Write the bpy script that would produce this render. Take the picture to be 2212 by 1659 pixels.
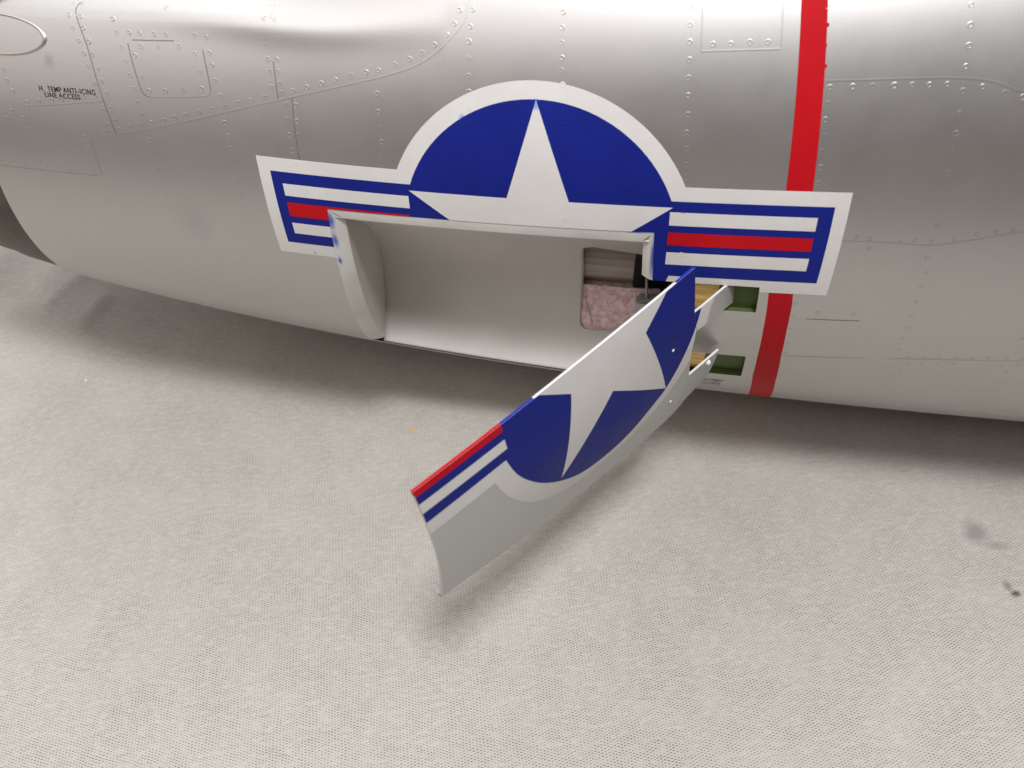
import bpy, bmesh, math, random
from mathutils import Vector, Matrix, noise
for o in list(bpy.data.objects): bpy.data.objects.remove(o)
sc = bpy.context.scene
COL = sc.collection

# ---------------------------------------------------------------- camera
cam = bpy.data.cameras.new('camera'); cam_o = bpy.data.objects.new('camera', cam); COL.objects.link(cam_o)
RT = Vector((0.99802139, 0.03870993, -0.04954645)); UP = Vector((0, 0.78801075, 0.61566148)); FW = Vector((-0.06287535, 0.61444332, -0.78645159))
m = Matrix((RT, UP, -FW)).transposed().to_4x4(); m.translation = Vector((0, -.321, .1915)); cam_o.matrix_world = m
cam.sensor_width = 36; cam.lens = 36 * 1736 / 2212; cam.clip_start = .01; cam.clip_end = 50
cam.dof.use_dof = True; cam.dof.focus_distance = .285; cam.dof.aperture_fstop = 16
sc.camera = cam_o

# ---------------------------------------------------------------- world (dim warm room) and lamps
w = bpy.data.worlds.new('World'); sc.world = w; w.use_nodes = True
bg = w.node_tree.nodes['Background']; bg.inputs[0].default_value = (.50, .31, .19, 1); bg.inputs[1].default_value = .075

def area(name, loc, target, sx, sy, watts, col):
    l = bpy.data.lights.new(name, 'AREA'); l.shape = 'RECTANGLE'; l.size = sx; l.size_y = sy; l.energy = watts; l.color = col
    o = bpy.data.objects.new(name, l); COL.objects.link(o); o.location = loc
    o.rotation_euler = (Vector(target) - Vector(loc)).to_track_quat('-Z', 'Y').to_euler(); return o
# a broad bright window / ceiling above and in front, and a smaller ceiling lamp that makes the soft-edged shadows
area('window_light', (-.45, -.02, 1.40), (-.1, -.05, 0), 2.3, 1.3, 16.0, (.985, .985, .985))
area('far_window_light', (-.6, 1.3, 1.05), (-.1, 0, .0), 2.2, 1.2, 13, (.97, .985, 1.0))
area('left_window_light', (-1.65, -.85, 1.05), (0, 0, .0), 1.6, 1.4, 6.8, (1.0, .91, .85))
area('ceiling_lamp', (.16, -.47, 1.26), (-.05, -.15, -.13), .24, .24, 13.0, (.985, .985, 1.0))

sc.view_settings.view_transform = 'Standard'; sc.view_settings.look = 'None'
sc.view_settings.exposure = .12; sc.view_settings.gamma = 1
sc.render.engine = 'CYCLES'; sc.cycles.use_denoising = True; sc.cycles.denoising_prefilter = 'ACCURATE'; sc.cycles.use_adaptive_sampling = False; sc.cycles.max_bounces = 8

# ---------------------------------------------------------------- fuselage surface (x along the body, ph = degrees above the horizontal on the near side)
Q = [1.112192, -0.440162, -0.007199, -0.006751, 0.263767, -0.411714]
R0 = .125
def sstep(a, b, t):
    t = min(1, max(0, (t - a) / (b - a))); return t * t * (3 - 2 * t)
def rr(x):
    if x <= .3: return R0 * (1 + Q[0] * x + Q[1] * x * x)
    d = x - .3; r = .16176 + .106 * .03 * (1 - math.exp(-d / .03))
    if x > .55: r *= math.sqrt(max(.08, 1 - ((x - .55) / .40) ** 2))
    return r
def zz(x):
    if x <= .3: return Q[2] + Q[3] * x + Q[4] * x * x + Q[5] * x ** 3
    return .0034 + .0404 * .03 * (1 - math.exp(-(x - .3) / .03))
def flare(x, ph):                       # stabiliser fillet swelling out above the crease at the tail
    if ph < 30 or ph > 150: return 0
    a = -.50 * sstep(-.035, -.12, x)
    if a == 0: return 0
    e = 41.9 - 2.2 * sstep(-.13, -.06, x); wd = .45 + 2.4 * sstep(-.10, -.05, x)
    t = (ph - e) / wd; s = wd * (t if t > 30 else math.log1p(math.exp(t)))
    b = .011 * math.exp(-((x + .085) / .036) ** 2) * math.exp(-((ph - e - .3) / 2.6) ** 2)      # soft dent below the shoulder
    return b + a * math.radians(24 * math.tanh(s / 24)) * (1 - sstep(62, 100, ph))
def S0(x, ph):
    p = math.radians(ph); r = rr(x) * (1 + flare(x, ph))
    return Vector((x, -r * math.cos(p), zz(x) + r * math.sin(p)))
def N(x, ph):
    h = 4e-4; g = .12
    return ((S0(x + h, ph) - S0(x - h, ph)).cross(S0(x, ph + g) - S0(x, ph - g))).normalized()
def S(x, ph, off=0):
    return S0(x, ph) + N(x, ph) * off if off else S0(x, ph)

# ---------------------------------------------------------------- object helpers
def link(name, me, parent=None, mat=None, **props):
    o = bpy.data.objects.new(name, me); COL.objects.link(o)
    if parent: o.parent = parent
    if mat: me.materials.append(mat)
    for k, v_ in props.items(): o[k] = v_
    return o
def mesh(name, verts, faces, parent=None, mat=None, smooth=True, **props):
    me = bpy.data.meshes.new(name); me.from_pydata([tuple(v_) for v_ in verts], [], faces); me.validate()
    if smooth: me.polygons.foreach_set('use_smooth', [True] * len(me.polygons))
    return link(name, me, parent, mat, **props)
def grid(nu, nv, fn):
    V = [fn(i / (nu - 1), j / (nv - 1)) for i in range(nu) for j in range(nv)]
    Fc = [(i * nv + j, (i + 1) * nv + j, (i + 1) * nv + j + 1, i * nv + j + 1) for i in range(nu - 1) for j in range(nv - 1)]
    return V, Fc
KY = 2.2                                 # degrees -> mm-like units of the flat development
def inside(poly, x, y):
    c = False; n = len(poly)
    for i in range(n):
        x1, y1 = poly[i]; x2, y2 = poly[i - 1]
        if (y1 > y) != (y2 > y) and x < (x2 - x1) * (y - y1) / (y2 - y1) + x1: c = not c
    return c
def cut_line(bm, p0, p1, box=None):
    d = Vector((p1[0] - p0[0], (p1[1] - p0[1]) * KY, 0))
    if d.length < 1e-6: return
    nrm = Vector((-d.y, d.x, 0)).normalized(); co = Vector((p0[0], p0[1] * KY, 0))
    if box:
        fs = [f for f in bm.faces if box[0] <= f.calc_center_median().x <= box[1] and box[2] * KY <= f.calc_center_median().y <= box[3] * KY]
        g = set(fs)
        for f in fs: g.update(f.edges); g.update(f.verts)
        g = list(g)
    else: g = bm.verts[:] + bm.edges[:] + bm.faces[:]
    bmesh.ops.bisect_plane(bm, geom=g, dist=1e-5, plane_co=co, plane_no=nrm)
def develop(polys, step=(6, 2.5), clip=None, keep_in=False):
    """polygons in (mm, deg) -> finely divided flat bmesh, optionally clipped by polygon `clip`"""
    bm = bmesh.new()
    for P in polys:
        bm.faces.new([bm.verts.new((x, y * KY, 0)) for x, y in P])
    bm.normal_update()
    bmesh.ops.triangulate(bm, faces=bm.faces[:])
    xs = [v_.co.x for v_ in bm.verts]; ys = [v_.co.y / KY for v_ in bm.verts]
    if clip:
        for i in range(len(clip)): cut_line(bm, clip[i - 1], clip[i])
        bad = [f for f in bm.faces if inside(clip, f.calc_center_median().x, f.calc_center_median().y / KY) != keep_in]
        bmesh.ops.delete(bm, geom=bad, context='FACES')
    t = math.floor(min(xs) / step[0]) * step[0] + step[0]
    while t < max(xs): cut_line(bm, (t, 0), (t, 1)); t += step[0]
    t = math.floor(min(ys) / step[1]) * step[1] + step[1]
    while t < max(ys): cut_line(bm, (0, t), (1, t)); t += step[1]
    bm.normal_update()
    fl = [f for f in bm.faces if f.normal.z < 0]
    if fl: bmesh.ops.reverse_faces(bm, faces=fl)
    return bm
def wrap(name, bm, off, mat, parent, **props):
    """lay the flat mesh on the fuselage, with exact normals"""
    bm.verts.index_update(); vs = [(v_.co.x / 1e3, v_.co.y / KY) for v_ in bm.verts]
    me = bpy.data.meshes.new(name)
    me.from_pydata([tuple(S(x, p, off)) for x, p in vs], [], [[v_.index for v_ in f.verts] for f in bm.faces])
    me.polygons.foreach_set('use_smooth', [True] * len(me.polygons))
    me.normals_split_custom_set_from_vertices([tuple(N(x, p)) for x, p in vs]); bm.free()
    return link(name, me, parent, mat, **props)
def solid(name, bm, off, th, mats, parent, rim_mat=None, **props):
    """plate with thickness th: outer face at off"""
    bm.verts.index_update(); n = len(bm.verts); vs = [(v_.co.x / 1e3, v_.co.y / KY) for v_ in bm.verts]
    NN = [N(x, p) for x, p in vs]
    P = [S(x, p, off) for x, p in vs] + [S(x, p, off - th) for x, p in vs]
    F_ = [[v_.index for v_ in f.verts] for f in bm.faces]; k = len(F_)
    F_ += [[i + n for i in reversed(f)] for f in F_[:k]]
    mi = [0] * (2 * k)
    for e in bm.edges:
        if len(e.link_faces) == 1:
            l = e.link_loops[0]; a, b = l.vert.index, l.link_loop_next.vert.index
            F_.append([b, a, a + n, b + n])
            mi.append(rim_mat((vs[a][0] + vs[b][0]) / 2, (vs[a][1] + vs[b][1]) / 2) if rim_mat else 0)
    me = bpy.data.meshes.new(name); me.from_pydata([tuple(p) for p in P], [], F_)
    for m_ in mats: me.materials.append(m_)
    me.polygons.foreach_set('material_index', mi); me.polygons.foreach_set('use_smooth', [True] * len(F_))
    ln = []
    for pl in me.polygons:
        for vi in pl.vertices:
            ln.append(tuple(NN[vi]) if pl.index < k else tuple(-NN[vi - n]) if pl.index < 2 * k else tuple(pl.normal))
    me.normals_split_custom_set(ln); bm.free()
    return link(name, me, parent, None, **props)
def crom(P, n=6):
    P = [Vector((*p, 0)[:3]) for p in P]; P = [2 * P[0] - P[1]] + P + [2 * P[-1] - P[-2]]; o = []
    for i in range(1, len(P) - 2):
        for k in range(n):
            s = k / n
            o.append(.5 * ((2 * P[i]) + (P[i + 1] - P[i - 1]) * s + (2 * P[i - 1] - 5 * P[i] + 4 * P[i + 1] - P[i + 2]) * s * s + (-P[i - 1] + 3 * P[i] - 3 * P[i + 1] + P[i + 2]) * s ** 3))
    o.append(P[-2]); return [(a.x, a.y) for a in o]

# ---------------------------------------------------------------- materials
class NT:
    def __init__(s, name):
        s.m = bpy.data.materials.new(name); s.m.use_nodes = True; s.t = s.m.node_tree; s.b = s.t.nodes['Principled BSDF']
    def n(s, typ, **kw):
        d = s.t.nodes.new(typ)
        for k, v_ in kw.items():
            if k.startswith('i_'): d.inputs[int(k[2:])].default_value = v_
            else: setattr(d, k, v_)
        return d
    def l(s, a, b): s.t.links.new(a, b)
    def math(s, op, a, b=None, c=None):
        d = s.n('ShaderNodeMath', operation=op)
        for i, q in enumerate((a, b, c)):
            if q is None: continue
            if isinstance(q, (int, float)): d.inputs[i].default_value = q
            else: s.l(q, d.inputs[i])
        return d.outputs[0]
    def coord(s): return s.n('ShaderNodeTexCoord').outputs['Object']
    def noise(s, scale, detail=3, rough=.55, vec=None):
        d = s.n('ShaderNodeTexNoise'); d.inputs['Scale'].default_value = scale; d.inputs['Detail'].default_value = detail; d.inputs['Roughness'].default_value = rough
        s.l(vec or s.coord(), d.inputs['Vector']); return d.outputs[0]
    def ramp(s, f, a, b, lo=0., hi=1.):
        d = s.n('ShaderNodeMapRange', interpolation_type='SMOOTHSTEP'); s.l(f, d.inputs[0])
        for i, q in enumerate((a, b, lo, hi)): d.inputs[i + 1].default_value = q
        return d.outputs[0]
    def mix(s, f, a, b):
        d = s.n('ShaderNodeMix', data_type='RGBA')
        if isinstance(f, (int, float)): d.inputs[0].default_value = f
        else: s.l(f, d.inputs[0])
        for i, q in ((6, a), (7, b)):
            if isinstance(q, tuple): d.inputs[i].default_value = (*q, 1)[:4]
            else: s.l(q, d.inputs[i])
        return d.outputs[2]
    def blob(s, c, r, scale=(1, 1, 1), wob=.5, fr=None):
        mp = s.n('ShaderNodeMapping', vector_type='TEXTURE'); mp.inputs['Location'].default_value = c; mp.inputs['Scale'].default_value = [r * k for k in scale]
        s.l(s.coord(), mp.inputs['Vector'])
        L = s.n('ShaderNodeVectorMath', operation='LENGTH'); s.l(mp.outputs[0], L.inputs[0])
        d = s.math('ADD', L.outputs['Value'], s.math('MULTIPLY', s.math('SUBTRACT', s.noise(fr or 1.6 / r, 3), .5), wob))
        return s.ramp(d, 1.05, .1)
    def bump(s, h, strength, dist):
        d = s.n('ShaderNodeBump'); d.inputs['Strength'].default_value = strength; d.inputs['Distance'].default_value = dist
        s.l(h, d.inputs['Height']); s.l(d.outputs[0], s.b.inputs['Normal'])
    def set(s, **kw):
        for k, v_ in kw.items():
            k = {'col': 'Base Color', 'rough': 'Roughness', 'metal': 'Metallic', 'spec': 'Specular IOR Level', 'coat': 'Coat Weight', 'crough': 'Coat Roughness'}[k]
            if isinstance(v_, tuple): s.b.inputs[k].default_value = (*v_, 1)[:4]
            elif isinstance(v_, (int, float)): s.b.inputs[k].default_value = v_
            else: s.l(v_, s.b.inputs[k])
        return s.m
def silver(name, base, rough, metal=.9, stains=True):
    t = NT(name); c = t.coord()
    fl = t.noise(5200, 1, .5, c); big = t.noise(14, 3, .6, c); mid = t.noise(90, 3, .6, c)
    k = t.math('ADD', t.math('MULTIPLY', t.math('SUBTRACT', fl, .5), .22), t.math('MULTIPLY', t.math('SUBTRACT', big, .5), .05))
    k = t.math('ADD', 1.0, k)
    col = t.mix(t.ramp(k, .8, 1.2), tuple(b * .84 for b in base), tuple(min(1, b * 1.13) for b in base))
    if stains:
        for cc, r, s_, d in (((-.0908, -.098, .0345), .009, .35, (.30, .29, .28)), ((-.130, -.107, .0085), .012, .35, (.36, .40, .38)), ((-.1664, -.083, .058), .0035, .5, (.30, .28, .27))):
            col = t.mix(t.math('MULTIPLY', t.blob(cc, r, (.8, 1, 1)), s_), col, d)
    t.bump(t.math('ADD', t.math('MULTIPLY', fl, .35), t.math('MULTIPLY', mid, .2)), .08, .00012)
    return t.set(col=col, metal=metal, rough=t.ramp(t.math('ADD', t.math('MULTIPLY', mid, .5), t.math('MULTIPLY', big, .5)), .3, .7, rough - .02, rough + .02))
def paint(name, col, rough=.42, spec=.45, var=.10):
    t = NT(name); c = t.coord(); n1 = t.noise(40, 4, .6, c); n2 = t.noise(3000, 1, .5, c)
    cc = t.mix(t.ramp(t.math('ADD', t.math('MULTIPLY', n1, .6), t.math('MULTIPLY', n2, .4)), .3, .7), tuple(q * (1 - var) for q in col), tuple(q * (1 + var) for q in col))
    t.bump(n2, .06, .0001)
    return t.set(col=cc, rough=t.ramp(n1, .3, .7, rough - .05, rough + .06), spec=spec)
M_SKIN = silver('silver_skin_paint', (.545, .528, .515), .43, .87)
M_RIDGE = silver('silver_seam', (.52, .505, .49), .42, .85, False)
M_GAP = silver('dark_seam', (.25, .24, .23), .5, .6, False)
M_GAPF = silver('faint_seam', (.46, .45, .44), .45, .8, False)
M_PANEL = silver('silver_brake_paint', (.55, .555, .545), .50, .5, False)
def mk_white():
    t = NT('white_marking_paint'); c = t.coord(); n1 = t.noise(40, 4, .6, c); n2 = t.noise(3000, 1, .5, c)
    col = t.mix(t.ramp(n1, .3, .7), (.675, .655, .64), (.72, .705, .69))
    for x, p, r, k in ((-.0079, 29.5, .0022, .65), (-.0306, 27.7, .0016, .6)):     # blue overspray
        col = t.mix(t.math('MULTIPLY', t.blob(tuple(S(x, p)), r, (1, 1, 1), .4), k), col, (.06, .20, .70))
    t.bump(n2, .06, .0001)
    return t.set(col=col, rough=t.ramp(n1, .3, .7, .40, .50), spec=.35)
M_WHITE = mk_white()
M_FLANGE = paint('matt_grey_flange_paint', (.33, .33, .325), .65, .2, .04)
M_BLUE = paint('blue_marking_paint', (.008, .0165, .21), .5, .15)
M_RED = paint('red_marking_paint', (.50, .008, .014), .5, .08)
M_EDGEBLUE = paint('bright_blue_edge', (.012, .028, .34), .5, .2)
M_INK = paint('black_stencil_ink', (.012, .012, .012), .6, .2)
M_GREEN = paint('green_primer', (.085, .118, .034), .6, .3, .2)
M_BLACK = paint('black_plastic', (.008, .008, .008), .5, .3)
M_GREY = paint('pale_grey_plastic', (.42, .40, .40), .5, .3)
def mk_tray():
    t = NT('bay_grey_spray'); c = t.coord(); a = t.noise(22, 4, .6, c); f_ = t.noise(2600, 1, .5, c)
    col = t.mix(t.ramp(a, .3, .7), (.64, .61, .575), (.70, .67, .635)); t.bump(f_, .12, .0002)
    return t.set(col=t.mix(t.math('MULTIPLY', f_, .3), col, (.40, .38, .36)), rough=.6, spec=.3)
M_TRAY = mk_tray()
def mk_lip():
    t = NT('bay_lip_white_paint'); base = t.mix(t.ramp(t.noise(60, 3), .3, .7), (.60, .575, .545), (.70, .68, .65)); col = base
    for cc, r, s_ in ((S(-.0785, 9.6), .0042, (.42, 1, 1.2)), (S(-.0785, 5.6), .0036, (.4, 1, 1.2)), (S(-.0788, 1.0), .0022, (.5, 1, 1.2))):
        col = t.mix(t.math('MULTIPLY', t.blob(tuple(cc), r, s_, .35), .92), col, (.02, .10, .50))
    for cc, r, s_ in ((S(.029, 8), .009, (.13, 1, 1.3)), (S(.0225, 12.0), .006, (1, 1, .14))):
        col = t.mix(t.math('MULTIPLY', t.blob(tuple(cc), r, s_, .4), .9), col, (.01, .03, .30))
    return t.set(col=col, rough=.5)
M_LIP = mk_lip()
def mk_foam():
    t = NT('pink_foam'); c = t.coord(); a = t.noise(420, 4, .7, c); b = t.noise(120, 3, .6, c)
    col = t.mix(t.ramp(a, .35, .65), (.75, .47, .49), (1.0, .80, .81)); col = t.mix(t.ramp(t.noise(900, 2, .5, c), .68, .78), col, (.16, .10, .10))
    t.bump(t.math('ADD', a, b), .6, .0012); return t.set(col=col, rough=.75)
M_FOAM = mk_foam()
def mk_wood(name, c1, c2):
    t = NT(name); mp = t.n('ShaderNodeMapping'); mp.inputs['Scale'].default_value = (40, 300, 500); t.l(t.coord(), mp.inputs['Vector'])
    a = t.noise(1.5, 4, .6, mp.outputs[0]); return t.set(col=t.mix(t.ramp(a, .3, .7), c1, c2), rough=.55)
M_WOOD = mk_wood('yellow_plywood', (.70, .42, .11), (1.0, .72, .28))
M_BROWN = silver('grey_inner_metal', (.36, .31, .28), .38, .7, False)
def mk_pipe():
    t = NT('burnt_tailpipe_metal'); c = t.coord(); a = t.noise(60, 4, .6, c)
    t.bump(t.noise(900, 2, .5, c), .1, .0002)
    return t.set(col=t.mix(t.ramp(a, .3, .7), (.075, .064, .052), (.115, .098, .08)), rough=.5, metal=.4, spec=.3)
M_PIPE = mk_pipe()
ZC = -.130                                # level of the cloth
def mk_cloth():
    t = NT('woven_cloth'); c = t.coord()
    mp = t.n('ShaderNodeMapping'); mp.inputs['Rotation'].default_value = (0, 0, math.radians(-9)); t.l(c, mp.inputs['Vector'])
    wv = t.n('ShaderNodeTexNoise'); wv.inputs['Scale'].default_value = 90; wv.inputs['Detail'].default_value = 2; t.l(mp.outputs[0], wv.inputs['Vector'])
    va = t.n('ShaderNodeVectorMath', operation='MULTIPLY_ADD'); t.l(wv.outputs['Color'], va.inputs[0]); va.inputs[1].default_value = (.0022, .0011, 0); t.l(mp.outputs[0], va.inputs[2])
    sp = t.n('ShaderNodeSeparateXYZ'); t.l(va.outputs[0], sp.inputs[0])
    fx = t.math('COSINE', t.math('MULTIPLY', sp.outputs[0], 2 * math.pi / .00250)); fy = t.math('COSINE', t.math('MULTIPLY', sp.outputs[1], 2 * math.pi / .00103))
    pr = t.math('MULTIPLY', fx, fy); dots = t.ramp(pr, .05, .8)
    mp3 = t.n('ShaderNodeMapping'); mp3.inputs['Scale'].default_value = (230, 640, 1); t.l(mp.outputs[0], mp3.inputs['Vector']); rnd = t.noise(1., 2, .6, mp3.outputs[0]); patch = t.noise(38, 4, .65, c)
    mp2 = t.n('ShaderNodeMapping'); mp2.inputs['Scale'].default_value = (130, 900, 1); t.l(mp.outputs[0], mp2.inputs['Vector'])
    fib = t.noise(1., 4, .7, mp2.outputs[0])
    amt = t.math('MULTIPLY', t.math('MULTIPLY', dots, t.ramp(rnd, .22, .6)), t.ramp(patch, .25, .7, .6, 1.))
    col = t.mix(t.ramp(t.noise(9, 4, .6, c), .3, .7), (.522, .490, .446), (.556, .527, .483))
    col = t.mix(t.ramp(patch, .35, .75, 0, .2), col, (.45, .425, .39))
    col = t.mix(t.ramp(fib, .55, .74, 0, .42), col, (.29, .28, .27))
    col = t.mix(t.math('MULTIPLY', amt, .92), col, (.115, .108, .10))
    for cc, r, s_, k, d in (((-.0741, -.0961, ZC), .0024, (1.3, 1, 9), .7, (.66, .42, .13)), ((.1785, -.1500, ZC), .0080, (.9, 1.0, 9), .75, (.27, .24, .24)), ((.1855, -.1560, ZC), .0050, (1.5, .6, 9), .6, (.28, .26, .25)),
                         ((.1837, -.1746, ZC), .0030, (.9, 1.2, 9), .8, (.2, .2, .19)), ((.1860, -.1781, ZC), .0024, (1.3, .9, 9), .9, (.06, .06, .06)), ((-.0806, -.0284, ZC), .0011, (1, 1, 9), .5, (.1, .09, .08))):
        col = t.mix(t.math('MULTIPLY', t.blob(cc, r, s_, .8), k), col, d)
    h = t.math('SUBTRACT', t.math('MULTIPLY', fib, .5), t.math('MULTIPLY', amt, 1.0))
    t.bump(h, .3, .0004)
    t.b.inputs['Sheen Weight'].default_value = .15
    return t.set(col=col, rough=.92, spec=.15)
M_CLOTH = mk_cloth()

# ---------------------------------------------------------------- the cloth
RIDGE = (((-.2650, .020), (-.2840, -.022), .0020, .0060), ((-.327, .036), (-.330, -.008), .006, .011), ((-.305, .028), (-.303, -.012), -.0015, .008),
         ((-.2543, -.020), (-.2590, -.036), .0022, .005), ((.0236, -.1192), (.0300, -.1150), .0024, .0042), ((.0300, -.1230), (.0440, -.1040), -.0020, .005), ((.0340, -.1080), (.0280, -.1180), .0022, .004), ((-.0479, -.206), (-.0447, -.246), .0007, .005))
def cloth_z(x, y):
    z = .0035 * noise.noise((x * 6, y * 6, 3.1)) + .0012 * noise.noise((x * 21, y * 17, 7.7))
    z *= 1 - .8 * math.exp(-((x - .35) / .3) ** 2 - (y / .09) ** 2)
    for (x1, y1), (x2, y2), a, wd in RIDGE:
        dx, dy = x2 - x1, y2 - y1; L2 = dx * dx + dy * dy; t = ((x - x1) * dx + (y - y1) * dy) / L2
        tt = min(1, max(0, t)); px, py = x1 + dx * tt, y1 + dy * tt
        z += a * math.exp(-((x - px) ** 2 + (y - py) ** 2) / wd ** 2)
    z = ZC + z - .0012 + .013 * sstep(-.10, -.27, x) * sstep(-.12, -.02, y)
    r = rr(x) if x > -.20 else 0          # the soft cloth gives way under the belly
    if abs(y) < r and x < .95: z = min(z, zz(x) - math.sqrt(r * r - y * y) - .0006)
    return z
def axis_pts(lo, hi, st):
    o = [lo + st * i for i in range(int((hi - lo) / st) + 1)]; a, b, s = o[0], o[-1], st
    pre, post = [], []
    while b < 1.6: s *= 1.35; b += s; a -= s; post.append(b); pre.append(a)
    return pre[::-1] + o + post
cx, cy = axis_pts(-.42, .42, .003), axis_pts(-.30, .18, .003)
V = [(x, y, cloth_z(x, y) if abs(x) < 1.0 and abs(y) < .5 else ZC - .0012) for x in cx for y in cy]; ny = len(cy)
Fc = [(i * ny + j, (i + 1) * ny + j, (i + 1) * ny + j + 1, i * ny + j + 1) for i in range(len(cx) - 1) for j in range(ny - 1)]
mesh('cloth_ground', V, Fc, None, M_CLOTH, kind='structure', label='off-white woven cloth spread flat under the model jet', category='cloth')

# ---------------------------------------------------------------- the model jet
jet = bpy.data.objects.new('model_jet', None); COL.objects.link(jet); jet.location = (.36, 0, -.1605)
jet['label'] = 'silver model jet fuselage with star insignia, red band and open speed brake'; jet['category'] = 'model aircraft'
JI = Matrix.Translation((-.36, 0, .1605))
def under_jet(o): o.parent = jet; o.matrix_parent_inverse = JI; return o

X0, PC = -.0079, 9.87                    # centre of the star on the side
def P(dx, ds):                           # marking coordinates in mm -> (mm, deg)
    x = X0 * 1e3 + dx; return (x, PC + math.degrees(ds / 1e3 / rr(x / 1e3)))
def dense(pts, st=3.):
    o = []
    for i in range(len(pts)):
        a, b = pts[i - 1], pts[i]; n = max(1, int(math.dist(a, b) / st))
        o += [(a[0] + (b[0] - a[0]) * k / n, a[1] + (b[1] - a[1]) * k / n) for k in range(1, n + 1)]
    return o
# opening of the bay with the two hinge slots
HOLE = [(-78.8, 11.9), (28.8, 12.0), (29.6, 3.8), (63.7, 3.8), (64.5, -1.15), (25, -1.4), (25, -13.1), (66.3, -12.6), (68.2, -20.4), (33, -21), (34, -33.35), (-83, -33.3), (-80.2, -3)]

HOLE_D = [(36, q[1]) if q[0] == 25 else q for q in HOLE]
# skin
def build_skin():
    bm = bmesh.new()
    xs = [-203.2 + i * 3.2 for i in range(0, 160)] + [310 + 20 * i for i in range(0, 32)]
    ps = [-100 + i * 2.0 for i in range(0, 64)] + [28 + i * .75 for i in range(0, 60)] + [73 + i * 3.5 for i in range(1, 53)]
    ps = [p for p in ps if p < 258] + [260]
    G = [[bm.verts.new((x, p * KY, 0)) for p in ps] for x in xs]
    for i in range(len(xs) - 1):
        for j in range(len(ps) - 1): bm.faces.new((G[i][j], G[i + 1][j], G[i + 1][j + 1], G[i][j + 1]))
    for i in range(len(HOLE)): cut_line(bm, HOLE[i - 1], HOLE[i], (-92, 76, -42, 18))
    bad = [f for f in bm.faces if inside(HOLE, f.calc_center_median().x, f.calc_center_median().y / KY)]
    bmesh.ops.delete(bm, geom=bad, context='FACES')
    bm.verts.index_update(); pos, nor = [], []
    for v_ in bm.verts:
        x, p = v_.co.x / 1e3, v_.co.y / KY
        x += .0147 * math.sin(math.radians(p)) * sstep(-.15, -.2032, x)
        x -= .010 * sstep(-24, -46, p) * sstep(-.15, -.2032, x) * (1 if p < 0 else 0)
        pos.append(tuple(S(x, p))); nor.append(tuple(N(x, p)))
    me = bpy.data.meshes.new('skin'); me.from_pydata(pos, [], [[v_.index for v_ in f.verts] for f in bm.faces]); bm.free()
    me.polygons.foreach_set('use_smooth', [True] * len(me.polygons)); me.normals_split_custom_set_from_vertices(nor)
    return under_jet(link('skin', me, None, M_SKIN))
skin = build_skin()
V = [S(.9299, a) for a in range(0, 360, 6)]; under_jet(mesh('intake', V + [Vector((.92, 0, zz(.93)))], [(i, (i + 1) % 60, 60) for i in range(60)], None, M_BLACK))

# tailpipe (thin lip, tube and a darker joint ring)
def tube(name, x0, x1, d0, d1, mat, tilt=.0147, n=96):
    def fn(u, v_):
        a = v_ * 360; x = x0 + (x1 - x0) * u; dd = d0 + (d1 - d0) * u
        xx = x + tilt * math.sin(math.radians(a)); x = xx; r = rr(max(x, -.32)) - dd
        return Vector((xx, -r * math.cos(math.radians(a)), zz(max(x, -.32)) + r * math.sin(math.radians(a))))
    V, Fc = grid(9, n + 1, fn); return under_jet(mesh(name, V, Fc, None, mat))
tp = tube('tailpipe', -.192, -.2215, .0005, .0018, M_PIPE)
tube('tailpipe_joint', -.2215, -.2225, .0032, .0032, M_BLACK)
tube('tailpipe_end', -.2225, -.285, .0026, .004, M_PIPE)
tube('tailpipe_throat', -.285, -.250, .004, .016, M_BLACK)

# ---------------------------------------------------------------- markings on the skin
def roundel(R, xr, sb, st, low=None):
    o = [(xr, sb), (xr, st)]
    a0 = math.asin(st / R); n = 40
    o += [(R * math.cos(a0 + (math.pi - 2 * a0) * k / n), R * math.sin(a0 + (math.pi - 2 * a0) * k / n)) for k in range(n + 1)]
    o += [(-xr, st), (-xr, sb)]
    a1 = math.asin(sb / R)
    o += [(R * math.cos(math.pi - a1 + (math.pi + 2 * a1) * k / n), R * math.sin(math.pi - a1 + (math.pi + 2 * a1) * k / n)) for k in range(n + 1)]
    return o
def star(R, low=1.):
    o = []
    for k in range(10):
        a = math.radians(36 * k); q = R if k % 2 == 0 else R * .382
        y = q * math.cos(a); o.append((q * math.sin(a), y * (low if y < 0 else 1)))
    return o
def rect(x0, x1, s0, s1): return [(x0, s0), (x1, s0), (x1, s1), (x0, s1)]
def mk(poly): return [P(*q) for q in dense(poly)]
def mark(name, polys, off, mat, parent, clip=HOLE_D, keep=False, **pr):
    return wrap(name, develop([mk(q) for q in polys], (7, 2.5), clip, keep), off, mat, parent, **pr)
WHITE_O = roundel(49.3, 92.3, -16.2, 20.2); BLUE_O = roundel(44, 88.3, -11.3, 15.6)
STAR = star(43.9)
L_ST = [rect(-84.8, -42.1, 7.3, 11.6), rect(-84.8, -42.6, -.3, 4.9), rect(-84.8, -42, -7.2, -2.9)]
R_ST = [rect(41, 84.1, 7.6, 12.1), rect(41, 84.1, .6, 5.2), rect(41, 84.2, -6.7, -2.0)]
band_l = [(64.2, 60), (64.5, 48), (64.7, 40.5), (65.8, 18.6), (66.9, 2.6), (67.7, -.4), (68.7, -5.3), (70.2, -12.2), (72.1, -19.4), (79.8, -38), (88, -56)]
band_r = [(71.2, 60), (71.4, 48), (71.5, 40.2), (73.3, 18.6), (74.4, 2.9), (75.1, .8), (76.2, -4.8), (78, -11.5), (81.5, -21.2), (88.6, -37.3), (97, -56)]
under_jet(wrap('red_band', develop([dense(band_l + band_r[::-1])], (7, 2.5), HOLE), .00006, M_RED, None))
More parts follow.
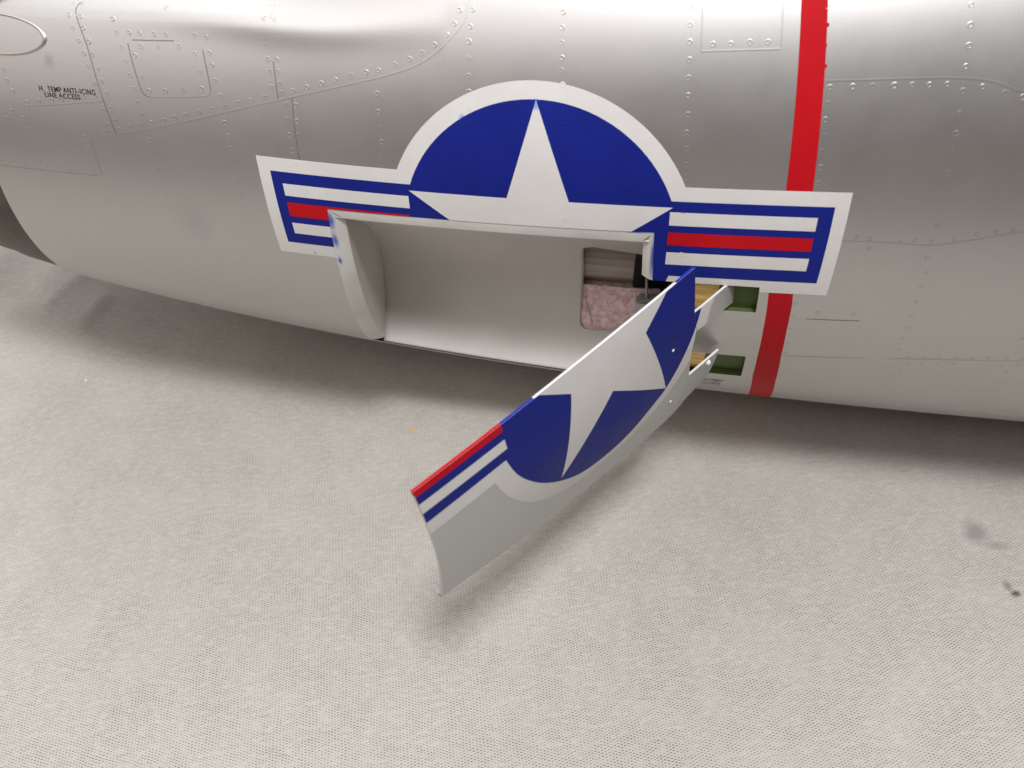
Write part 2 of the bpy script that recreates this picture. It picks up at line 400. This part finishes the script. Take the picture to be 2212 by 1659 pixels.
ins = under_jet(mark('insignia', [WHITE_O], .00010, M_WHITE, None))
mark('blue_field', [BLUE_O], .00016, M_BLUE, ins)
mark('star', [STAR], .00022, M_WHITE, ins)
for q, mt in zip(L_ST + R_ST, (M_WHITE, M_RED, M_WHITE) * 2): mark('stripe', [q], .00022, mt, ins)

# ---------------------------------------------------------------- seams, access outlines, rivets
RIVETS = [(-156.2,43.71),(-153,43.82),(-124.3,43.41),(-89.9,43.93),(-86.9,43.54),(-91.4,41.68),(-88,41.56),(-157.3,41.59),(-153.3,41.4),(-156.2,39.32),(-152.7,39.37),(-154.9,37.23),(
 -151.4,37.18),(-153.8,35.16),(-150.8,35.03),(-153.1,32.96),(-149.8,32.73),(-152.1,30.14),(-149.2,30.63),(-152.4,27.99),(-148.5,28.58),(-151.3,25.53),(-148.2,26.05),(-150.4,23.02),(
 -147.7,23.9),(-142.2,41.14),(-141.4,38.93),(-137,39.02),(-133.6,38.98),(-128.7,38.92),(-124.6,38.94),(-115.1,38.92),(-111.1,38.63),(-140.4,36.67),(-133.6,36.94),(-127.6,37.02),(
 -120.7,37.17),(-136.1,35.35),(-115.7,36.05),(-110.7,36.29),(-139.6,34.24),(-110.2,34.39),(-138.9,32.07),(-135,31.85),(-114.7,33.21),(-138.3,29.85),(-133.3,29.66),(-127.5,29.84),(
 -121.3,30.2),(-115,30.58),(-110,32.05),(-109.1,29.61),(-138.1,27.52),(-137.5,25.3),(-160.3,20.12),(-156,20.91),(-151.7,21.62),(-146.8,22.42),(-142.9,23.04),(-138.8,23.54),(
 -134.6,24.19),(-130.2,24.85),(-126.1,25.5),(-122,26.11),(-117,26.77),(-112.5,27.43),(-107.9,28),(-103.1,28.71),(-99,29.22),(-93.8,29.82),(-91.3,31.36),(-88.2,30.6),(-84.3,30.99),(
 -79.6,31.55),(-74.7,32.17),(-70,32.76),(-91.7,37.59),(-91.4,35.59),(-88.6,35.55),(-91.2,33.7),(-88.5,33.78),(-88.5,31.92),(-87,28.85),(-83.9,28.78),(-87.2,26.51),(-84.3,26.34),(
 -87.2,24.12),(-84.4,24.11),(-87.4,21.61),(-84.6,21.71),(-87,19.51),(-84.2,19.58),(-87,14.65),(-84.4,14.79),(-183.4,31.02),(-183.1,29.05),(-182.2,27.07),(-181.8,24.74),(-177.9,25.3),(
 -173.5,25.8),(-168.7,26.32),(-165.1,26.62),(-160.9,27.11),(-156.7,27.64),(-184.6,23.27),(-187.2,21.6),(-181.2,22.08),(-180.7,19.99),(-180.7,17.69),(-180.8,15.54),(-180.6,13.48),(
 -196,12.15),(-191.5,12.24),(-187.3,12.44),(-183,12.66),(-178.8,12.8),(-174.5,12.84),(-170.3,12.86),(-165.8,13.28),(-161.6,13.35),(-180.9,10.33),(-181.1,7.53),(-160.7,18.19),(
 -160.6,15.55),(-159.6,10.08),(-160.2,7.23),(-136.9,21.03),(-136.6,18.39),(-136.5,15.76),(-136.6,13.3),(-136.5,10.64),(-136.9,7.85),(-137.3,5.1),(-137.3,2.57),(-137.8,-0.77),(
 -138.6,-3.6),(-108.8,25.34),(-108.6,23.22),(-108.7,21.07),(-108.6,19.2),(-108.4,17.14),(-108.3,14.88),(-108.5,12.81),(-108.8,10.66),(-108.5,8.52),(-108.9,6.43),(-109,4.16),(
 -109.1,2.07),(-109.6,-0.22),(-161,-1.06),(-162,-4.45),(-162.8,-7.3),(-181.4,4.6),(-87.4,2.15),(-87.6,-1),(-87.8,-4.09),(-88.1,-6.57),(-88.5,-9.79),(-109.9,-2.49),(-110.3,-4.78),(
 -110.5,-7.36),(-111,-9.9),(-143.3,-21.16),(-139.4,-21.53),(-139.4,-7.41),(-30.2,42.01),(-26.3,41.99),(-31.9,40.27),(-27.2,39.83),(-34.4,38.86),(-38.2,37.52),(-42.1,36.47),(
 -46.1,35.69),(-50.9,34.96),(-56,34.17),(-60,33.88),(-64.9,33.35),(-27.7,37.87),(-27.8,35.68),(-28.1,33.37),(-28.2,31.21),(-28.2,29.05),(-28.2,26.81),(-27.9,24.36),(-27.9,21.94),(
 -27.8,19.97),(-27.7,14.1),(-56.9,30.87),(-57.1,28.26),(-56.9,25.92),(-57,23.83),(-57.2,21.88),(-56.9,19.82),(-56.7,17.7),(-57,15.62),(0.2,41.06),(-0.1,39.2),(-0.2,37.33),(
 -0.2,35.42),(-0.2,33.87),(0,32.05),(0,30.07),(-0.1,28.53),(-0,26.78),(0.3,24.77),(0.3,23.02),(0.3,21.02),(0.4,18.91),(0.4,17.19),(0.8,15.3),(0.9,13.29),(35.7,40.8),(35.7,38.66),(
 35.7,36.64),(35.8,34.57),(35.8,32.48),(35.9,30.42),(36.2,28.06),(36.2,25.88),(36.6,23.82),(36.7,21.76),(37,19.42),(36.9,17.45),(37,15.29),(42,36.23),(46.8,36.17),(51.9,36.22),(
 56.7,36.13),(71.6,39.53),(71.7,37.58),(71.6,35.36),(72,33.13),(73.9,30.76),(79.8,30.75),(84.9,30.71),(90.4,30.65),(94.9,30.65),(99.2,30.57),(103.6,30.53),(107.7,29.75),(112.3,30.11),(
 118,29.34),(122.5,28.82),(73.9,28.94),(73.8,27.13),(74.1,25.28),(74,23.39),(74.4,21.48),(74.6,19.58),(74.8,17.73),(75.2,13.57),(106.7,38.52),(107.1,36.49),(107.4,34.4),(107.4,32.29),(
 107.8,27.4),(108.1,25.21),(108.2,23.28),(108.5,20.79),(108.7,18.57),(109.1,16.2),(109.4,14.05),(83.5,12.47),(88.1,12.36),(92,12.15),(100.4,11.94),(104.6,12.1),(109.2,12),(115,12.43),(
 120.7,13.12),(125.5,13.4),(129.6,13.76),(81.1,10.96),(92.6,10.88),(109.4,9.77),(110.7,7.51),(110.8,5.32),(111.3,2.75),(111.8,0.37),(112.4,-2.12),(113,-4.49),(114.1,-7.17),(
 115.9,-11.82),(117.2,-14.72),(118.8,-17.77),(107.6,-20.68),(156.4,-20.1),(154.8,-16.86),(152.7,-13.61),(151.5,-10.8),(149,-5.82),(147.6,-2.92),(118.5,-8.79),(123,-8.5),(127.7,-8.22),(
 132.8,-7.92),(137.6,-7.75),(142.4,-7.59),(147.4,-7.31),(152.5,-7.18),(119.8,-10.74),(124.1,-10.44),(129,-10.1),(133.5,-9.64),(148.7,-9.36),(152.8,-9),(118.8,-12.51),(83.6,-0.28),(
 94.6,-0.22),(76.1,1.13),(76.7,-1.56),(77.2,-4.18),(78.2,-7.48),(78.9,-10.15),(76,3.47),(75.3,7.72),(37.8,8.71),(81.5,-16.79),(68,-9.95),(86.4,-30.04)]
LINES = [('d',[(-153.8,44.07),(-154.9,42.09),(-152.2,36.33),(-150.3,28.55),(-148.5,21.54)]),
 ('b',[(-158.1,19.75),(-148.7,21.3),(-105.2,27.46),(-84.9,30),(-67.4,31.95),(-53.5,33.46),(-43.6,34.95),(-36.2,37.09),(-29.4,40.27),(-27.8,42.27),(-27.3,43.27)]),
 ('b',[(-88.4,44.31),(-89.6,41.56)]),
 ('d',[(-89.7,35.26),(-89.5,29.68)]),
 ('d',[(-84.8,29.89),(-85.3,25.11),(-85.4,19.32),(-85.6,17.46)]),
 ('f',[(-177.9,24.72),(-150.3,27.21)]),
 ('f',[(-197.4,10.86),(-160.5,12.48)]),
 ('f',[(-158.9,12.69),(-158.4,16.43),(-158.7,19.27)]),
 ('f',[(39,41.35),(38.9,38.34),(38.9,35.5)]),
 ('b',[(38.9,35.5),(60.2,35.27)]),
 ('f',[(60.1,40.64),(60.2,35.36)]),
 ('b',[(72.6,31.5),(108.5,31.05),(122.5,29.35)]),
 ('f',[(80.2,11.79),(95.8,11.76),(108.8,11.55),(114.9,11.9),(132.6,13.62)]),
 ('d',[(80.7,-1.74),(88.9,-1.6),(97.3,-1.4)]),
 ('f',[(78.9,-11.3),(105.3,-10)]),
 ('f',[(113,-9.59),(129.5,-8.76),(153.6,-7.77)]),
 ('f',[(73,18.58),(73.2,16.65)]),
 ('d',[(-136.3,37.85),(-122.1,37.98)]),
 ('d',[(-138,37.24),(-137.1,33.48),(-135.9,29.94),(-135.2,29.07),(-133.5,28.62)]),
 ('f',[(-133.5,28.62),(-115.1,29.39),(-112.8,29.83),(-111.8,30.47)]),
 ('d',[(-111.8,30.47),(-112.2,33.63),(-112.8,36.74)])]
def seam(pts, style):
    pts = crom(pts, 5) if len(pts) > 2 else [(pts[0][0] + (pts[1][0] - pts[0][0]) * k / 12, pts[0][1] + (pts[1][1] - pts[0][1]) * k / 12) for k in range(13)]
    wd, h = {'b': (.32, .035), 'd': (.19, .025), 'f': (.25, .04)}[style]
    V = []
    for i, (x, p) in enumerate(pts):
        a, b = pts[max(0, i - 1)], pts[min(len(pts) - 1, i + 1)]
        T = (S(b[0] / 1e3, b[1]) - S(a[0] / 1e3, a[1])).normalized(); n_ = N(x / 1e3, p); B = n_.cross(T); c = S(x / 1e3, p)
        for s_, hh in ((-1, .02), (-.45, h), (.45, h), (1, .02)): V.append(c + B * s_ * wd / 1e3 + n_ * (hh + .16 * (style == 'x')) / 1e3)
    Fc = [(i * 4 + k, (i + 1) * 4 + k, (i + 1) * 4 + k + 1, i * 4 + k + 1) for i in range(len(pts) - 1) for k in range(3)]
    return mesh('seam', V, Fc, skin, {'b': M_RIDGE, 'd': M_GAP, 'f': M_GAPF}[style])
for st_, pts in LINES: seam(pts, st_)

def rivet_mesh(mat, groove, r=.70):
    prof = [(1.22, .003), (1.0, .045), (.88, .05), (.74, .016), (.58, .006), (.3, .016), (0, .02)]
    V, Fc, n = [], [], 12
    for q, h in prof[:-1]:
        for k in range(n): V.append((q * r * math.cos(2 * math.pi * k / n) / 1e3, q * r * math.sin(2 * math.pi * k / n) / 1e3, h * 1.7 * r / 1e3))
    V.append((0, 0, prof[-1][1] * 1.5 * r / 1e3)); c = len(V) - 1; mi = []
    for a in range(len(prof) - 2):
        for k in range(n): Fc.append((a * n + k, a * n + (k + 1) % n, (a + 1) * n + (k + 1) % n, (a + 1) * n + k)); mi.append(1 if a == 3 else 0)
    a = (len(prof) - 2) * n
    for k in range(n): Fc.append((a + k, a + (k + 1) % n, c)); mi.append(0)
    me = bpy.data.meshes.new('rivet'); me.from_pydata(V, [], Fc); me.polygons.foreach_set('use_smooth', [True] * len(Fc))
    me.materials.append(mat); me.materials.append(groove); me.polygons.foreach_set('material_index', mi); return me
M_RGROOVE = silver('rivet_groove_shade', (.27, .255, .245), .5, .7, False)  # darker ring: shade of the pressed recess painted into the groove colour
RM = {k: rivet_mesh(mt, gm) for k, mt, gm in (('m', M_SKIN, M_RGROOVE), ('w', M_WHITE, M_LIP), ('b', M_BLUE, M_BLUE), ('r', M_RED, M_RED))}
def colour_at(x, p):
    dx = x - X0 * 1e3; ds = math.radians(p - PC) * rr(x / 1e3) * 1e3
    if inside(STAR, dx, ds): return 'w', .00022
    for i, q in enumerate(L_ST + R_ST):
        if inside(q, dx, ds): return ('r' if i % 3 == 1 else 'w'), .00022
    if inside(BLUE_O, dx, ds): return 'b', .00016
    if inside(WHITE_O, dx, ds): return 'w', .0001
    if inside(band_l + band_r[::-1], x, p): return 'r', .00006
    return 'm', 0
random.seed(4)
order = sorted(range(len(RIVETS)), key=lambda i: (RIVETS[i][1] < 8 and RIVETS[i][0] < -40, RIVETS[i][1] < -5))
extraV, extraF = [], []
for rank, i in enumerate(order):
    x, p = RIVETS[i]; kc, off = colour_at(x, p); n_ = N(x / 1e3, p); faint = sstep(-40, -90, x) * sstep(24, 8, p)
    s_ = random.uniform(.88, 1.1) * (1 - .38 * faint) * (.72 if kc == 'r' else 1)
    mt = Matrix.Translation(S(x / 1e3, p, off)) @ n_.to_track_quat('Z', 'Y').to_matrix().to_4x4() @ Matrix.Rotation(random.random() * 6, 4, 'Z') @ Matrix.Diagonal((s_, s_, s_ * random.uniform(.55, 1.25) * (1 - .35 * faint), 1))
    if rank < 300:
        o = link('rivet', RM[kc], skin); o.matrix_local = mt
    else:
        b0 = len(extraV); me = RM['m']; extraV += [mt @ v_.co for v_ in me.vertices]; extraF += [[b0 + q for q in f.vertices] for f in me.polygons]
if extraV: mesh('rivet_rows', extraV, extraF, skin, M_SKIN, kind='stuff')

# oval port with a raised bright rim at the tail
def oval(name, c, a, b, h, wd, mat):
    V = []; n = 72
    for k in range(n):
        t = 2 * math.pi * k / n
        for s_, hh in ((1.0, 0), (1 - .35 * wd / a, h), (1 - .75 * wd / a, h), (1 - wd / a, 0)):
            q = s_ if hh == 0 or True else 1
            V.append(S((c[0] + a * q * math.cos(t)) / 1e3, c[1] + b * q * math.sin(t), hh / 1e3 + .00002))
    Fc = [(k * 4 + j, ((k + 1) % n) * 4 + j, ((k + 1) % n) * 4 + j + 1, k * 4 + j + 1) for k in range(n) for j in range(3)]
    return mesh(name, V, Fc, skin, mat)
oval('port_rim', (-184, 37.35), 18.2, 3.75, .55, 1.7, M_RIDGE)

# stencilled lettering
def stencil(text, x0, x1, pb, pt, pb1=None, bold=.008):
    cu = bpy.data.curves.new('stencil', 'FONT'); cu.body = text; cu.size = 1; cu.offset = bold; cu.space_character = 1.14; cu.space_word = .8; cu.resolution_u = 3
    o = bpy.data.objects.new('stencil', cu); COL.objects.link(o); bpy.context.view_layer.update()
    me = bpy.data.meshes.new_from_object(o.evaluated_get(bpy.context.evaluated_depsgraph_get())); bpy.data.objects.remove(o)
    xs = [v_.co.x for v_ in me.vertices]; ys = [v_.co.y for v_ in me.vertices]; a, b, c, d = min(xs), max(xs), min(ys), max(ys)
    pb1 = pb if pb1 is None else pb1
    for v_ in me.vertices:
        u = (v_.co.x - a) / (b - a); w_ = (v_.co.y - c) / (d - c)
        v_.co = S((x0 + (x1 - x0) * u) / 1e3, pb + (pb1 - pb) * u + (pt - pb) * w_, .00009)
    me.materials.clear(); return link('stencil_text', me, skin, M_INK)
stencil('H.  TEMP ANTI\u2013ICING', -172.1, -152.3, 27.85, 28.82, 28.10)
stencil('LINE ACCESS', -170.6, -158.1, 26.80, 27.72, 27.02)
stencil('BATTERY', 54.9, 63.3, -25.4, -24.0, -24.9)
stencil('ACCESS', 55.4, 62.9, -27.6, -26.2, -27.1)

# ---------------------------------------------------------------- speed brake bay
PROF = crom([(-0.982, 0.1785), (-0.85, 0.055), (-0.755, -0.045), (-0.685, -0.16), (-0.66, -0.25), (-0.673, -0.328), (-0.705, -0.4), (-0.747, -0.458), (-0.79, -0.505), (-0.834, -0.546)], 8)
def T(x, t, off=0):                      # point on the pressed tray; t 0..1 from top lip to bottom lip; x in mm
    f_ = t * (len(PROF) - 1); i = min(len(PROF) - 2, int(f_)); s_ = f_ - i; a, b = PROF[i], PROF[i + 1]
    r = rr(x / 1e3); tx, tz = b[0] - a[0], b[1] - a[1]; L = math.hypot(tx, tz)
    nx, nz = -tz / L, tx / L
    return Vector((x / 1e3, (a[0] + tx * s_) * r + nx * off, zz(x / 1e3) + (a[1] + tz * s_) * r + nz * off))
WIN = [(7.9, 0.2675), (11.5, 0.2485), (36, 0.3), (36, 0.6), (36, 0.7), (20.2, 0.7384), (13.8, 0.7397), (9.7, 0.7415), (7.9, 0.7297), (7.2, 0.7022), (7.8, 0.6294), (8.5, 0.5119), (8.6, 0.4144)]
def build_tray():
    bm = bmesh.new(); xs = [-77] + [-74 + 3 * i for i in range(36)] + [33.5]; ts = [i / 60 for i in range(61)]; K = 100.
    G = [[bm.verts.new((x, t * K, 0)) for t in ts] for x in xs]
    for i in range(len(xs) - 1):
        for j in range(60): bm.faces.new((G[i][j], G[i + 1][j], G[i + 1][j + 1], G[i][j + 1]))
    wp = [(x, t * K) for x, t in WIN]
    for i in range(len(wp)):
        p0, p1 = wp[i - 1], wp[i]; d = Vector((p1[0] - p0[0], p1[1] - p0[1], 0))
        fs = [f for f in bm.faces if f.calc_center_median().x > 0 and 20 < f.calc_center_median().y < 85]; g = set(fs)
        for f in fs: g.update(f.edges); g.update(f.verts)
        bmesh.ops.bisect_plane(bm, geom=list(g), dist=1e-4, plane_co=Vector((p0[0], p0[1], 0)), plane_no=Vector((-d.y, d.x, 0)).normalized())
    bmesh.ops.delete(bm, geom=[f for f in bm.faces if inside(wp, f.calc_center_median().x, f.calc_center_median().y)], context='FACES')
    bm.verts.index_update(); V = [T(v_.co.x, v_.co.y / K) for v_ in bm.verts]; F_ = [[v_.index for v_ in f.verts] for f in bm.faces]
    n = len(V); k = len(F_)
    V2 = [T(v_.co.x, v_.co.y / K, .0009) for v_ in bm.verts]
    F2 = F_ + [[i + n for i in reversed(f)] for f in F_]
    for e in bm.edges:
        if len(e.link_faces) == 1:
            l = e.link_loops[0]; a, b = l.vert.index, l.link_loop_next.vert.index; F2.append([b, a, a + n, b + n])
    bm.free(); o = mesh('bay_tray', V + V2, F2, None, M_TRAY)
    return under_jet(o)
tray = build_tray()
# does the tray's off point inward?  (kept consistent: +off = away from the opening)
# aft wall
n = 60
def aft(u, v_):
    ph = 10.3 + (-33 - 10.3) * v_; a = S((-74 - 2.6 * v_) / 1e3, ph, -.00195); b = T(-74 - 2.6 * v_, v_); return a.lerp(b, u)
V, Fc = grid(5, n + 1, aft); under_jet(mesh('bay_wall', V, Fc, None, M_TRAY))
# lip: rounded edge from the skin cut down to the tray
def lip_strip(name, outer, inner, mat, d=.002, k=7):
    V = []
    for (xo, po), (xi, pi) in zip(outer, inner):
        for j in range(k):
            u = j / (k - 1); x = xo + (xi - xo) * u; p = po + (pi - po) * u
            V.append(S(x / 1e3, p, .00003 - d * (1 - math.sqrt(max(0, 1 - u * u))) if d > .003 else .00003 - d * u ** 1.8))
    Fc = [(i * k + j, (i + 1) * k + j, (i + 1) * k + j + 1, i * k + j + 1) for i in range(len(outer) - 1) for j in range(k - 1)]
    return under_jet(mesh(name, V, Fc, None, mat))
def lin(a, b, n): return [(a[0] + (b[0] - a[0]) * i / n, a[1] + (b[1] - a[1]) * i / n) for i in range(n + 1)]
lip_strip('bay_lip', lin((-79.0, 11.95), (28.9, 12.05), 40), lin((-74, 10.3), (25.4, 10.4), 40), M_LIP, .0003)
ao = crom([(-78.8, 12.0), (-79.6, 4.3), (-80.2, -3), (-81.2, -12), (-82, -21.5), (-83.2, -33.2)], 8)
lip_strip('bay_lip', ao, lin((-74, 10.3), (-76.6, -33), len(ao) - 1), M_LIP)
lip_strip('bay_lip', lin((28.8, 12.05), (29.7, 3.75), 16), lin((25.4, 10.4), (26.0, 3.9), 16), M_LIP, .0022)
# front cheek below the lip
V = []
for i in range(17):
    u = i / 16; ph = 10.4 + (3.9 - 10.4) * u; x = 25.4 + .6 * u; dep = .0022 + (.0125 * (1 - u) + .0012)
    V += [S(x / 1e3, ph, -.0021), S((x + .3) / 1e3, ph, -dep)]
under_jet(mesh('bay_cheek', V, [(2 * i, 2 * i + 2, 2 * i + 3, 2 * i + 1) for i in range(16)], None, M_TRAY))
# bottom of the cheek: small closing edge
V = [S(.026, 3.9, -.0021), S(.0297, 3.75, 0), S(.0297, 3.75, -.004), S(.0263, 3.9, -.0034)]
under_jet(mesh('bay_cheek_edge', V, [(0, 1, 2, 3)], None, M_LIP, False))

def slab(name, fn, nu, nv, th, mat):     # curved plate: fn(u, v, depth)
    V, Fc = grid(nu, nv, lambda u, v_: fn(u, v_, 0)); V2, _ = grid(nu, nv, lambda u, v_: fn(u, v_, th)); n = len(V)
    F2 = Fc + [tuple(i + n for i in reversed(f)) for f in Fc]
    ring = [j for j in range(nv)] + [i * nv + nv - 1 for i in range(1, nu)] + [(nu - 1) * nv + j for j in range(nv - 2, -1, -1)] + [i * nv for i in range(nu - 2, 0, -1)]
    F2 += [(ring[k], ring[k - 1], ring[k - 1] + n, ring[k] + n) for k in range(len(ring))]
    return under_jet(mesh(name, V + V2, F2, None, mat, False))
random.seed(9)
foam = slab('pink_foam_block', lambda u, v_, d: T(4 + 36 * u, .522 + .31 * v_, .0012 + d + .0006 * noise.noise((u * 30, v_ * 30, 1.))), 14, 10, .012, M_FOAM)
mesh('crack', [T(9.2, .575, .0003), T(9.6, .575, .0003), T(11.3, .65, .0003), T(12.8, .715, .0003), T(12.4, .715, .0003), T(10.9, .65, .0003)], [(0, 1, 2, 5), (5, 2, 3, 4)], foam, M_BROWN)
slab('inner_former', lambda u, v_, d: T(2 + 40 * u, .20 + .315 * v_, .0045 + d), 6, 10, .004, M_BROWN)
def box(name, c, sx, sy, sz, mat, bev=.0005, rot=(0, 0, 0)):
    bm = bmesh.new(); bmesh.ops.create_cube(bm, size=1, matrix=Matrix.Diagonal((sx, sy, sz, 1)))
    bmesh.ops.bevel(bm, geom=bm.edges[:], offset=bev, segments=2, affect='EDGES')
    me = bpy.data.meshes.new(name); bm.to_mesh(me); bm.free(); o = link(name, me, None, mat); under_jet(o)
    o.location = c; o.rotation_euler = rot; return o
box('servo', T(41, .44, .008), .024, .012, .040, M_BLACK)
box('hinge_block', T(34.5, .575, -.003), .009, .006, .009, M_GREY, .0012)
def rod(name, a, b, r, mat):
    d = b - a; q = d.to_track_quat('Z', 'Y').to_matrix(); V = []
    for e in (a, b):
        for k in range(12): V.append(e + q @ Vector((r * math.cos(k * math.pi / 6), r * math.sin(k * math.pi / 6), 0)))
    return under_jet(mesh(name, V, [(k, (k + 1) % 12, 12 + (k + 1) % 12, 12 + k) for k in range(12)] + [tuple(range(11, -1, -1)), tuple(range(12, 24))], None, mat))
rod('push_rod', T(33.3, .40, -.004), T(34.3, .56, -.004), .0006, M_GREY)

# hinge pockets: plywood behind, green primer in front end
def pocket(p_top, p_bot, x_a, x_m, x_b, x_bb):
    dp = .0026
    slab('plywood_plate', lambda u, v_, d: S((x_a + (x_m - x_a) * u) / 1e3, p_top + 1.2 + (p_bot - p_top - 2.4) * v_, -dp - d), 8, 8, .0015, M_WOOD)
    slab('pocket_floor', lambda u, v_, d: S((x_m + (x_bb - x_m) * u) / 1e3, p_top + 1.2 + (p_bot - p_top - 2.4) * v_, -.0026 - d), 8, 8, .001, M_GREEN)
    slab('pocket_wall', lambda u, v_, d: S((x_m + (x_bb - x_m) * u) / 1e3, p_top + .35 + d * 250, -.0003 - .0026 * v_), 8, 4, .0008, M_GREEN)
    slab('pocket_wall', lambda u, v_, d: S((x_m + (x_bb + 1.2 - x_m) * u) / 1e3, p_bot - .35 - d * 250, -.0003 - .0026 * v_), 8, 4, .0008, M_GREEN)
pocket(3.8, -1.2, 41.5, 51.5, 64.2, 66)
pocket(-12.7, -20.5, 41.5, 53, 67.5, 70)

# ---------------------------------------------------------------- the open speed brake
HM = Matrix([[0.590897, -0.804047, -0.06595], [0.805819, 0.584324, 0.096021], [-0.038669, -0.109882, 0.993192]]).to_4x4(); HM.translation = Vector([-0.079341, -0.094864, -0.012186])
body = [(-77.8, 10.9), (32.6, 11.15), (31.4, 7.6), (30.7, 4.1), (31.9, .1), (30.4, -3.65), (31.2, -7), (32.5, -9.95), (33.2, -17.9), (39.6, -20.5), (39.2, -24.5), (35.4, -27.8), (24, -28.7), (13.4, -28.4), (-3, -27.2), (-19, -25.3), (-35, -22.9), (-51, -20.6), (-65, -18.6), (-77.9, -17.2)]
def clipbody(): return body
OFF = -.001; TH = .0010
def rim(x, p):
    x *= 1e3
    if p < 10: return 0
    if x < -48: return 3
    if x < -36.4 or x > 23.8: return 2
    return 1
brake = solid('speed_brake', develop([dense(body, 3)], (6, 2.5)), OFF, TH, [M_PANEL, M_WHITE, M_EDGEBLUE, M_RED], None, rim)
brake.parent = jet; brake.matrix_parent_inverse = JI; brake.matrix_basis = HM
brake['label'] = 'open speed brake panel carrying the lower half of the star insignia'
ARMS = ([(30.9, 3.95), (36, 3.85), (47.2, 3.8), (51.5, 3.6), (51.5, -.5), (46, -.4), (36.7, -.2), (32.1, .1)],
        [(32.7, -9.95), (44, -10.0), (49.6, -10.1), (49.6, -17.9), (45, -18.2), (40.4, -19.6), (40.0, -20.45), (33.4, -17.85)])
WB = [(49.4 * math.cos(a), 54.2 * math.sin(a)) for a in [math.radians(-180 + 180 * k / 60) for k in range(61)]]
def lower_white():
    # lower outline: bars' border and the disc's border
    return [(-92, 12), (-92, -15.2), (-47.3, -15.2)] + [q for q in WB if q[1] < -15.4] + [(49.4, -13), (49.4, 12)]
BLUE_PTS = crom([(-42.2, -10.0), (-40.8, -15.4), (-38.7, -20.6), (-35, -26.6), (-29.6, -33.4), (-21.2, -41.2), (-12, -47.2), (-.5, -49.8), (10.6, -48.5), (21.5, -42.3), (26.7, -38.7), (33.5, -30), (39, -20.5), (43, -10), (44.2, 2)], 4)
BLUE_L = [(-92, 12), (-92, -10.4)] + BLUE_PTS + [(44, 12)]
ST_L = star(43.9); ST_L[4] = (26.4, -38.4); ST_L[6] = (-22.7, -38.4)
arm_objs = []
for A_ in ARMS:
    a = solid('hinge_arm', develop([dense(A_, 2)], (5, 2)), OFF, TH - .0002, [M_PANEL, M_WHITE], brake, lambda x, p: 1); arm_objs.append(a)
WHITE_L = lower_white()
def bmark(name, poly, off, mat, clip=body, par=brake): return wrap(name, develop([mk(poly)], (7, 2.5), clip, True), OFF + off, mat, par)
wl = bmark('insignia_lower', WHITE_L, .00008, M_WHITE)
wrap('arm_marking', develop([mk(WHITE_L)], (5, 2), ARMS[0], True), OFF + .00008, M_WHITE, brake)
bmark('blue_field', BLUE_L, .00014, M_BLUE)
wrap('arm_marking', develop([mk(BLUE_L)], (5, 2), ARMS[0], True), OFF + .00014, M_BLUE, brake)
bmark('star', ST_L, .0002, M_WHITE)
bmark('stripe', rect(-90, -40.5, .0, 8), .0002, M_RED)
bmark('stripe', rect(-90, -40.8, -6.4, -2.8), .0002, M_WHITE)
# turned-in flange along the lower edge
BE = crom([(39.2, -24.5), (35.4, -27.8), (24, -28.7), (13.4, -28.4), (-3, -27.2), (-19, -25.3), (-35, -22.9), (-51, -20.6), (-65, -18.6), (-77.9, -17.2)], 6)
prof = [(0, 0), (1.0, -.12), (1.9, -.55), (2.5, -1.3), (2.8, -2.3), (2.85, -3.4), (2.8, -3.9), (2.3, -3.9), (2.35, -3.4), (2.3, -2.5), (2.0, -1.7), (1.4, -1.2), (0, -1.0)]
V = []
for x, p in BE:
    n_ = N(x / 1e3, p); c = S(x / 1e3, p, OFF); dn = (S(x / 1e3, p - .3, OFF) - c).normalized()
    for a, b in prof: V.append(c + dn * (a / 1e3) + n_ * (b / 1e3))
k = len(prof); Fc = [(i * k + j, i * k + (j + 1) % k, (i + 1) * k + (j + 1) % k, (i + 1) * k + j) for i in range(len(BE) - 1) for j in range(k)] + [tuple(range(k - 1, -1, -1)), tuple((len(BE) - 1) * k + j for j in range(k))]
fl = mesh('edge_flange', V, Fc, brake, M_FLANGE)
for pl in fl.data.polygons:
    if len(pl.vertices) > 4: pl.use_smooth = False
# small hole, chips and pin on the brake
def dome(name, x, p, r, h, mat, par):
    V, n = [], 14; c = S(x / 1e3, p, OFF + .0002); n_ = N(x / 1e3, p); q = n_.to_track_quat('Z', 'Y').to_matrix()
    for a, b in ((1, 0), (.8, .6), (.45, .92)):
        for k in range(n): V.append(c + q @ Vector((r * a * math.cos(2 * math.pi * k / n), r * a * math.sin(2 * math.pi * k / n), h * b)))
    V.append(c + n_ * h); Fc = [(i * n + k, i * n + (k + 1) % n, (i + 1) * n + (k + 1) % n, (i + 1) * n + k) for i in range(2) for k in range(n)] + [(2 * n + k, 2 * n + (k + 1) % n, 3 * n) for k in range(n)]
    return mesh(name, V, Fc, par, mat)
M_CHIP = paint('bare_white_chip', (.85, .85, .85), .4)
dome('screw_hole', 20.0, 2.9, .0006, .00006, M_BLACK, brake)
dome('paint_chip', 20.1, .25, .0006, .0003, M_CHIP, brake)
dome('screw_head', 24.6, -13.3, .0007, .0005, M_CHIP, brake)
dome('pin', 43.2, -10.6, .0011, .0012, M_CHIP, arm_objs[1])

# ---------------------------------------------------------------- crumb lying on the cloth
bm = bmesh.new(); bmesh.ops.create_icosphere(bm, subdivisions=2, radius=.0008)
for v_ in bm.verts: v_.co *= 1 + .5 * noise.noise(v_.co * 2000)
me = bpy.data.meshes.new('crumb'); bm.to_mesh(me); bm.free()
cr = link('crumb', me, None, M_CHIP, label='tiny white crumb lying on the cloth near the tail', category='crumb')
cr.location = (-.2469, -.0715, cloth_z(-.2469, -.0715) + .0006)
